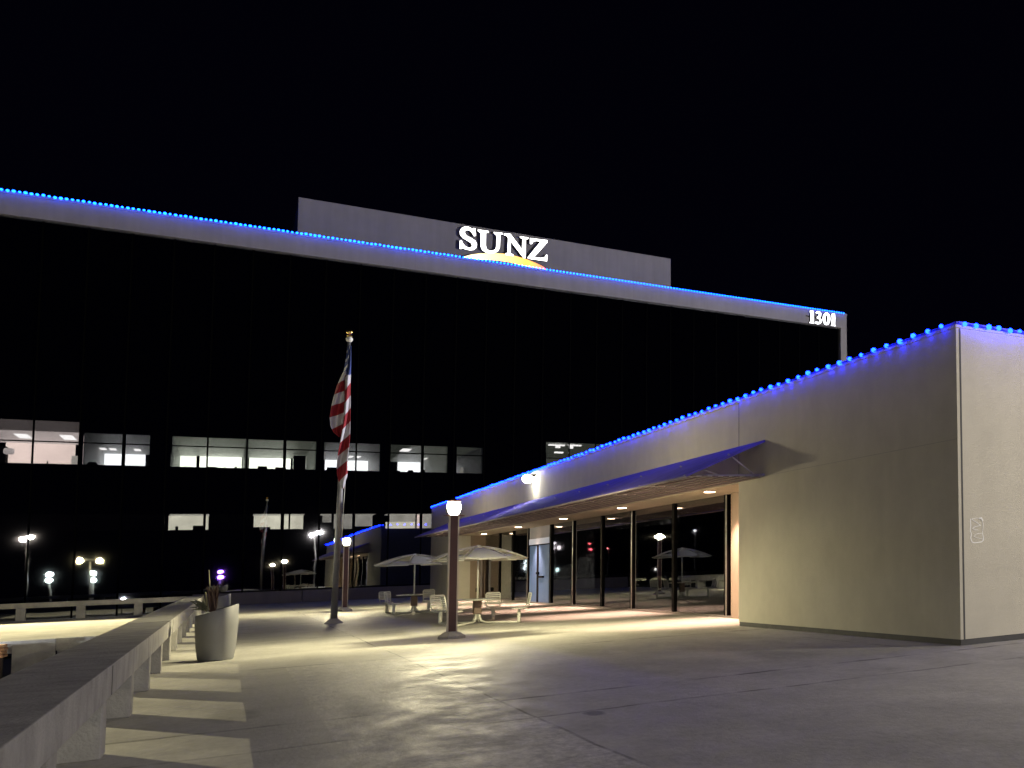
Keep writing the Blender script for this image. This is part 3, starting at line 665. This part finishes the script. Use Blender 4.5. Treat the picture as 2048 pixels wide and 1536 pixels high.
# edge of the lower court beyond the rail wall
cw = thing('retaining_wall', (-4, 43.8, -1.2), 'pale retaining wall of the lower court beyond the foreground rail wall', 'wall')
wobj('panel', BM(((-4.15, 43.72, -1.2), (-3.36, 43.795, -.36)), ((-4.15, 43.65, -.355), (-3.36, 43.795, -.09)), bevel=.005), M_conc, cw)
wobj('edge_strip', BM(((-14, 43.6, -.085), (-3.36, 43.797, -.003))), M_conc, cw)
wobj('recess_panel', BM(((-3.355, 44.1, -1.2), (-2.72, 44.3, -.36))), M_conc, cw)
wobj('corner_block', BM(((-2.71, 43.7, -1.2), (-1.4, 43.797, -.01))), M_conc, cw)
bs = thing('board_stack', (-4.6, 43, -1.2), 'stack of orange-brown boards in the lower court at the left edge', 'boards')
for i, z in enumerate((-.40, -.31, -.22, -.13)):
    wobj('board', BM(((-5.4 + .02*i, 42.6, z), (-4.19 - .012*(i%2), 43.4, z+.075)), bevel=.01), M_board, bs)
wobj('bearer', BM(((-5.3, 42.8, -1.2), (-5.0, 43.2, -.405)), ((-4.55, 42.8, -1.2), (-4.25, 43.2, -.405))), M_stalkbrown, bs)

# ------------------------------------------------------------------ planters
def planter(x, y, r, hl, hr, label, group='slant-topped planters'):
    t = thing('planter', (x, y, 0), label, 'planter', group)
    seg = 40; bm = bmesh.new(); SY = 1.7
    def ring(k, rr, z=None, slope=True):
        vs = []
        for i in range(seg):
            a = 2*math.pi*i/seg; X = rr*math.cos(a); Yy = rr*SY*math.sin(a)
            zz = z if not slope else (hl+hr)/2 + (hr-hl)/2*(X/r) + (z or 0)
            vs.append(bm.verts.new((X, Yy, zz)))
        return vs
    R = [ring(0, r*.80, 0, False), ring(0, r*.84, .03, False), ring(0, r*.93, .25, False), ring(0, r*1.0, hl*.75, False), ring(0, r*1.0, -.01), ring(0, r*.985, 0.0), ring(0, r*.90, 0.0), ring(0, r*.88, -.03), ring(0, r*.86, -.22)]
    for a, b in zip(R, R[1:]):
        for i in range(seg):
            f = bm.faces.new((a[i], a[(i+1)%seg], b[(i+1)%seg], b[i])); f.smooth = True
    bm.faces.new(R[0]); o = obj('pot', bm, M_planter, t)
    bm = bmesh.new(); lathe(bm, (0,0,hl-.18), [(r*.84,0),(r*.5,.03),(.02,.05)], 20, 1, SY); obj('soil', bm, M_soil, t)
    return t
planter(-.09, 26.8, .29, .845, 1.045, 'nearer pale slant-topped planter with dry stalks beside the rail wall')
p2 = atZ(460, 1187, 1.045)
planter(p2.x - .27, p2.y, .29, .845, 1.045, 'farther slant-topped planter half hidden behind the nearer one')
pl = thing('dry_plant', (-.12, 26.8, .7), 'dry brown plant with pale upright stalks in the nearer planter', 'plant')
rnd = random.Random(3)
def px(u, v, dy=0): return atY(u, v, 26.8 + dy)
for (u0, v0, u1, v1, rr) in ((419,1220,418,1140,.010),(413,1222,411,1184,.016),(409,1222,406,1190,.012)):
    a, b = px(u0, v0), px(u1, v1); bm = bmesh.new(); mid = (a+b)/2 + Vector((.01,0,0))
    tube(bm, [a, mid, b], [rr, rr*.9, rr*.5], 7); wobj('stalk', bm, M_stalkpale, pl)
def blade(bm, base, tip, wdt, bend=.0, mi=0):
    base, tip = Vector(base), Vector(tip); n = 6; d = tip-base; side = d.cross(Vector((0,1,0)) + Vector((rnd.uniform(-.5,.5),0,rnd.uniform(-.3,.3)))).normalized()
    prev = None
    for i in range(n+1):
        t = i/n; c = base + d*t + Vector((0, rnd.uniform(-.01,.01), 0)) + Vector((d.x*.3, 0, -abs(d.length)*bend)) * t*t
        wv = wdt*(math.sin(math.pi*min(1, t*.85+.12)))
        a, b = bm.verts.new(c + side*wv), bm.verts.new(c - side*wv); cc = bm.verts.new(c + Vector((0,-wv*.4,0)))
        if prev:
            for p, q, r_, s_ in ((prev[0], a, cc, prev[2]), (prev[2], cc, b, prev[1])):
                f = bm.faces.new((p, q, r_, s_)); f.smooth = True; f.material_index = mi
        prev = (a, b, cc)
bm = bmesh.new()
for i in range(46):
    u = rnd.uniform(416, 437); v1 = rnd.uniform(1166, 1192); b = px(rnd.uniform(418, 434), 1224, rnd.uniform(-.15,.15)); tpt = px(u, v1, rnd.uniform(-.2,.2))
    blade(bm, b, tpt, rnd.uniform(.010,.020), rnd.uniform(-.02,.06))
wobj('dead_leaves', bm, M_stalkbrown, pl)
bm = bmesh.new()
for i in range(34):
    b = px(rnd.uniform(404, 414), rnd.uniform(1212,1222), rnd.uniform(-.1,.1)); tpt = px(rnd.uniform(384, 410), rnd.uniform(1196, 1216), rnd.uniform(-.3,.2))
    blade(bm, b, tpt, rnd.uniform(.008,.018), rnd.uniform(.02,.2))
wobj('leaves', bm, M_leaf, pl)

# ------------------------------------------------------------------ flagpole and flag
FX, FY = 2.47, 42.4
fp = thing('flagpole', (FX, FY, 0), 'tall metal flagpole with gold ball finial left of centre', 'flagpole')
top = atY(699, 672, FY)
bm = bmesh.new(); tube(bm, [(FX, FY, .05), ((FX+top.x)/2-.02, FY, 4.7), (top.x, FY, top.z)], [.086, .068, .036], 14); wobj('pole', bm, M_pole, fp)
bm = bmesh.new(); lathe(bm, (FX, FY, 0), [(.24,0),(.22,.03),(.13,.13),(.10,.16)], 18, 1, 1.2); wobj('base_collar', bm, M_conc, fp)
bm = bmesh.new(); merge(bm, prim_sphere((top.x, FY, top.z+.13), .085, 3)); lathe(bm, (top.x, FY, top.z-.02), [(.06,0),(.075,.02),(.05,.06)], 14); f_ = wobj('finial', bm, M_gold, fp)
bm = bmesh.new(); lathe(bm, (top.x, FY, top.z-.20), [(.05,0),(.085,.05),(.085,.12),(.05,.17)], 12); wobj('truck', bm, M_white, fp)
bm = bmesh.new(); pts = [atY(700, 700, FY)-Vector((0,.1,0)), atY(690, 960, FY)-Vector((0,.1,0)), atY(682, 1090, FY)-Vector((0,.1,0))]; tube(bm, pts, .010, 6); wobj('halyard', bm, M_white, fp)

def flag_mat():
    m = bpy.data.materials.new('flag_cloth'); m.use_nodes = True; N = m.node_tree.nodes; L = m.node_tree.links; p = N['Principled BSDF']
    uv = N.new('ShaderNodeUVMap'); uv.uv_map = 'uv'; sx = N.new('ShaderNodeSeparateXYZ'); L.new(uv.outputs[0], sx.inputs[0])
    def M_(op, a, b=0):
        q = N.new('ShaderNodeMath'); q.operation = op
        for i, s in enumerate((a, b)):
            if isinstance(s, (int, float)): q.inputs[i].default_value = s
            else: L.new(s, q.inputs[i])
        return q.outputs[0]
    red = M_('MODULO', M_('FLOOR', M_('MULTIPLY', sx.outputs[1], 13)), 2)         # v*13: even rows red
    c = N.new('ShaderNodeMix'); c.data_type = 'RGBA'; L.new(red, c.inputs[0]); c.inputs[6].default_value = (.24,.008,.014,1); c.inputs[7].default_value = (.50,.49,.51,1)
    can = M_('MULTIPLY', M_('LESS_THAN', sx.outputs[0], .4), M_('GREATER_THAN', sx.outputs[1], 6/13))
    # stars: white dots on the canton
    vo = N.new('ShaderNodeTexVoronoi'); vo.inputs['Scale'].default_value = 1; vo.inputs['Randomness'].default_value = 0
    mp = N.new('ShaderNodeMapping'); mp.inputs['Scale'].default_value = (27, 17, 1); L.new(uv.outputs[0], mp.inputs[0]); L.new(mp.outputs[0], vo.inputs['Vector'])
    st = M_('LESS_THAN', vo.outputs['Distance'], .30)
    b = N.new('ShaderNodeMix'); b.data_type = 'RGBA'; L.new(st, b.inputs[0]); b.inputs[6].default_value = (.035,.06,.22,1); b.inputs[7].default_value = (.65,.65,.66,1)
    f = N.new('ShaderNodeMix'); f.data_type = 'RGBA'; L.new(can, f.inputs[0]); L.new(c.outputs[2], f.inputs[6]); L.new(b.outputs[2], f.inputs[7])
    L.new(f.outputs[2], p.inputs['Base Color']); p.inputs['Roughness'].default_value = .8; return m
fg = thing('flag', (FX, FY, 6), 'limp American flag with red and white stripes hanging on the flagpole', 'flag')
def sheet(bm, uvl, rows, nu, nv, fold, depth, phase, yb):
    """rows: list of (px left, px right, px y, (u_left,v_left), (u_right,v_right)) down the drop"""
    V = []
    for j in range(nv+1):
        s = j/nv*(len(rows)-1); i = min(int(s), len(rows)-2); t = s-i
        A, B = rows[i], rows[i+1]; lerp = lambda a, b: a+(b-a)*t
        xl, xr, yy = lerp(A[0],B[0]), lerp(A[1],B[1]), lerp(A[2],B[2])
        ul, vl = lerp(A[3][0],B[3][0]), lerp(A[3][1],B[3][1]); ur, vr = lerp(A[4][0],B[4][0]), lerp(A[4][1],B[4][1])
        row = []
        for k in range(nu+1):
            q = k/nu; P = atY(xl+(xr-xl)*q, yy, FY); P.y += yb + depth*math.sin(q*math.pi*fold + phase + j*.12)
            row.append((bm.verts.new(P), (ul+(ur-ul)*q, vl+(vr-vl)*q)))
        V.append(row)
    for j in range(nv):
        for k in range(nu):
            q = (V[j][k], V[j][k+1], V[j+1][k+1], V[j+1][k]); f = bm.faces.new([a[0] for a in q]); f.smooth = True
            for lp, a in zip(f.loops, q): lp[uvl].uv = a[1]
bm = bmesh.new(); uvl = bm.loops.layers.uv.new('uv')
S13 = 1/13
def lrow(xl, xr, y): v = 12.2-(y-740)/23; return (xl, xr, y, (.6 if y > 745 else .25, v*S13), (.6 if y > 745 else .25, (v-.5)*S13))
def rrow(xl, xr, y): v = 12.0-(y-740)/26; return (xl, xr, y, (.6 if y > 752 else .2, (v+.65)*S13), (.6 if y > 752 else .2, v*S13))
# left, outer fold: dark canton at the top, gently tilted bands, tapering in at the bottom
sheet(bm, uvl, [lrow(696,700,692), lrow(692,698,722), lrow(687,697,743), lrow(685,697,747), lrow(674,695,770), lrow(668,693,790), lrow(662,691,812),
                lrow(658,689,835), lrow(660,687,853), lrow(667,685,866), lrow(677,684,874)], 14, 44, 2.4, .10, .4, -.12)
# right fold against the pole: diagonal stripes running down to the left
sheet(bm, uvl, [rrow(697,701,695), rrow(693,701,735), rrow(690,701,750), rrow(689,701,754), rrow(688,700,800), rrow(686,699,840), rrow(681,698,875),
                rrow(676,695,905), rrow(673,693,930), rrow(674,694,950), rrow(678,690,965), rrow(683,687,978)], 14, 70, 1.7, .09, 0, -.20)
wobj('cloth', bm, flag_mat(), fg)
sol = fg.children[0].modifiers.new('thickness', 'SOLIDIFY'); sol.thickness = .012

# ------------------------------------------------------------------ picnic tables with umbrellas
def slat_seat(t, x, y, yaw):
    """seat + slatted back on a bent leg; yaw: direction the sitter faces"""
    Rz = Matrix.Rotation(yaw, 3, 'Z'); sc = Vector((1, 1.35, 1)); o = Vector((x, y, 0))
    def P(a, b, c): v = Rz @ Vector((a, b, c)); return Vector((v.x*sc.x, v.y*sc.y, v.z)) + o
    bm = bmesh.new(); n = 14
    pts = [(-.19+.02*0, 0)]
    v0 = []; v1 = []
    for i in range(n):
        a = 2*math.pi*i/n; ca, sa = math.cos(a), math.sin(a)
        rx = .19*math.copysign(abs(ca)**.6, ca); ry = .18*math.copysign(abs(sa)**.6, sa)
        v0.append(bm.verts.new(P(rx, ry, .405))); v1.append(bm.verts.new(P(rx, ry, .435)))
    bm.faces.new(v0); bm.faces.new(v1)
    for i in range(n): bm.faces.new((v0[i], v0[(i+1)%n], v1[(i+1)%n], v1[i]))
    obj('seat', bm, M_white, t)
    bm = bmesh.new()       # back: frame loop and horizontal slats, behind the sitter (-x in local)
    loop = [(-.17,-.16,.45), (-.21,-.17,.55), (-.25,-.175,.80), (-.255,-.15,.835), (-.255,.15,.835), (-.25,.175,.80), (-.21,.17,.55), (-.17,.16,.45)]
    tube(bm, [P(*p) for p in loop], .016, 6)
    obj('back_frame', bm, M_white, t)
    bm = bmesh.new()
    for k in range(6):
        z = .53 + k*.055; xx = -.205 - (z-.55)*.17
        vs = [P(xx-.008, s*.168, z+dz) for s in (-1,1) for dz in (0,.036)] + [P(xx+.008, s*.168, z+dz) for s in (-1,1) for dz in (0,.036)]
        q = [bm.verts.new(v) for v in vs]
        for f in ((0,1,3,2),(4,5,7,6),(0,1,5,4),(2,3,7,6),(0,2,6,4),(1,3,7,5)): bm.faces.new([q[i] for i in f])
    obj('backrest', bm, M_white, t)
    bm = bmesh.new(); tube(bm, [P(-.17,-.16,.45), P(-.10,-.10,.40), P(0,0,.395), P(-.10,.10,.40), P(-.17,.16,.45)], .014, 6)
    tube(bm, [P(0,0,.40), P(0,0,.10), P(.0,0,.02)], .045, 8)
    obj('leg', bm, M_white, t)
SEATS = [(.60, 1.45, math.radians(-100)), (-.66, 1.45, math.radians(-80)), (.78, -1.25, math.radians(175)), (-.70, -1.25, math.radians(5))]
def picnic_table(x, y, label):
    t = thing('picnic_table', (x, y, 0), label, 'picnic table', 'picnic tables under umbrellas')
    bm = bmesh.new(); lathe(bm, (0,0,.675), [(.50,0),(.525,.012),(.525,.028),(.50,.035)], 40, 1, 1.5); obj('tabletop', bm, M_white, t)
    bm = bmesh.new(); box(bm, (-.09,-.12,.28), (.09,.12,.674), bevel=.015); obj('pedestal', bm, mat('brown_grey_pedestal', (.20,.14,.10), .6), t)
    for sx, sy, _ in SEATS:
        bm = bmesh.new(); e = Vector((sx, sy, .03)); d = Vector((sx, sy, 0)).normalized()
        tube(bm, [d*.07+Vector((0,0,.34)), d*.09+Vector((0,0,.18)), d*.16+Vector((0,0,.07)), d*.30+Vector((0,0,.035)), e], .030, 8); obj('foot', bm, M_white, t)
    for sx, sy, a in SEATS: slat_seat(t, sx, sy, a)
    return t
def umbrella(x, y, label, rz):
    t = thing('patio_umbrella', (x, y, .71), label, 'umbrella', 'umbrellas over the picnic tables', rz)
    Rr = 1.16
    bm = bmesh.new(); tube(bm, [(0,0,0), (0,0,1.48)], .022, 10); obj('pole', bm, M_white, t)
    def prof(s): return 1.50 - .36*s**1.7
    for q in range(4):
        bm = bmesh.new(); c = q*math.pi/2; nu, nv = 14, 12; V = []
        for i in range(nu+1):
            s = .10 + .90*i/nu
            row = []
            for k in range(nv+1):
                e = (k/nv-.5)*2; half = math.radians(26)
                lift = .10*abs(e)**2.0*s*s          # side edges of each panel curl upward
                a = c + e*half*(1 - .10*(1-s)); rr = Rr*s*(1 - .06*abs(e)**3)
                row.append(bm.verts.new((rr*math.cos(a), rr*1.25*math.sin(a), prof(s) - .02 + lift*.6)))
            V.append(row)
        for i in range(nu):
            for k in range(nv):
                f = bm.faces.new((V[i][k], V[i][k+1], V[i+1][k+1], V[i+1][k])); f.smooth = True
        pn = obj('canopy_panel', bm, M_umb, t); mo = pn.modifiers.new('thickness', 'SOLIDIFY'); mo.thickness = .012
    for q in range(4):      # rim strip closing the lower part of each opening between the panels
        bm = bmesh.new(); V = []
        for i in range(6):
            s = .70 + .30*i/5
            V.append([bm.verts.new(((Rr*s*.99)*math.cos(aa), Rr*1.25*s*.99*math.sin(aa), prof(s) - .045 + .02*(1-s)))
                      for aa in [q*math.pi/2 + math.radians(26.5) + math.radians(37)*k/12 for k in range(13)]])
        for i in range(5):
            for k in range(12):
                f = bm.faces.new((V[i][k], V[i][k+1], V[i+1][k+1], V[i+1][k])); f.smooth = True
        sp = obj('rim_strip', bm, M_umb, t); mo = sp.modifiers.new('thickness', 'SOLIDIFY'); mo.thickness = .01
    bm = bmesh.new()
    tube(bm, [(Rr*math.cos(a), Rr*1.25*math.sin(a), prof(1)+.01) for a in [2*math.pi*i/48 for i in range(49)]], .014, 6, cap=False)
    obj('rim', bm, M_umb_in, t)
    for q in range(8):
        a = math.radians(45*q + (37 if q % 2 == 0 else -37+0) - (45*(q%2)) + (45*(q%2)))
        a = math.radians((q//2)*90 + (27 if q % 2 == 0 else -27)); bm = bmesh.new()
        tube(bm, [(Rr*s*math.cos(a), Rr*1.25*s*math.sin(a), prof(s)+.012) for s in [i/10 for i in range(11)]], .014, 6); obj('rib', bm, M_umb_in, t)
    bm = bmesh.new(); lathe(bm, (0,0,1.46), [(.05,0),(.09,.03),(.07,.06),(.02,.09)], 12); obj('hub', bm, M_umb, t)
    return t
picnic_table(5.14, 35.4, 'nearer pale metal picnic table with slatted seats by the lamp post')
picnic_table(5.08, 48.4, 'farther pale metal picnic table with slatted seats near the flagpole')
umbrella(5.14, 35.4, 'brightly lit white umbrella over the nearer picnic table', math.radians(0))
umbrella(5.08, 48.4, 'dimmer white umbrella over the farther picnic table', math.radians(8))
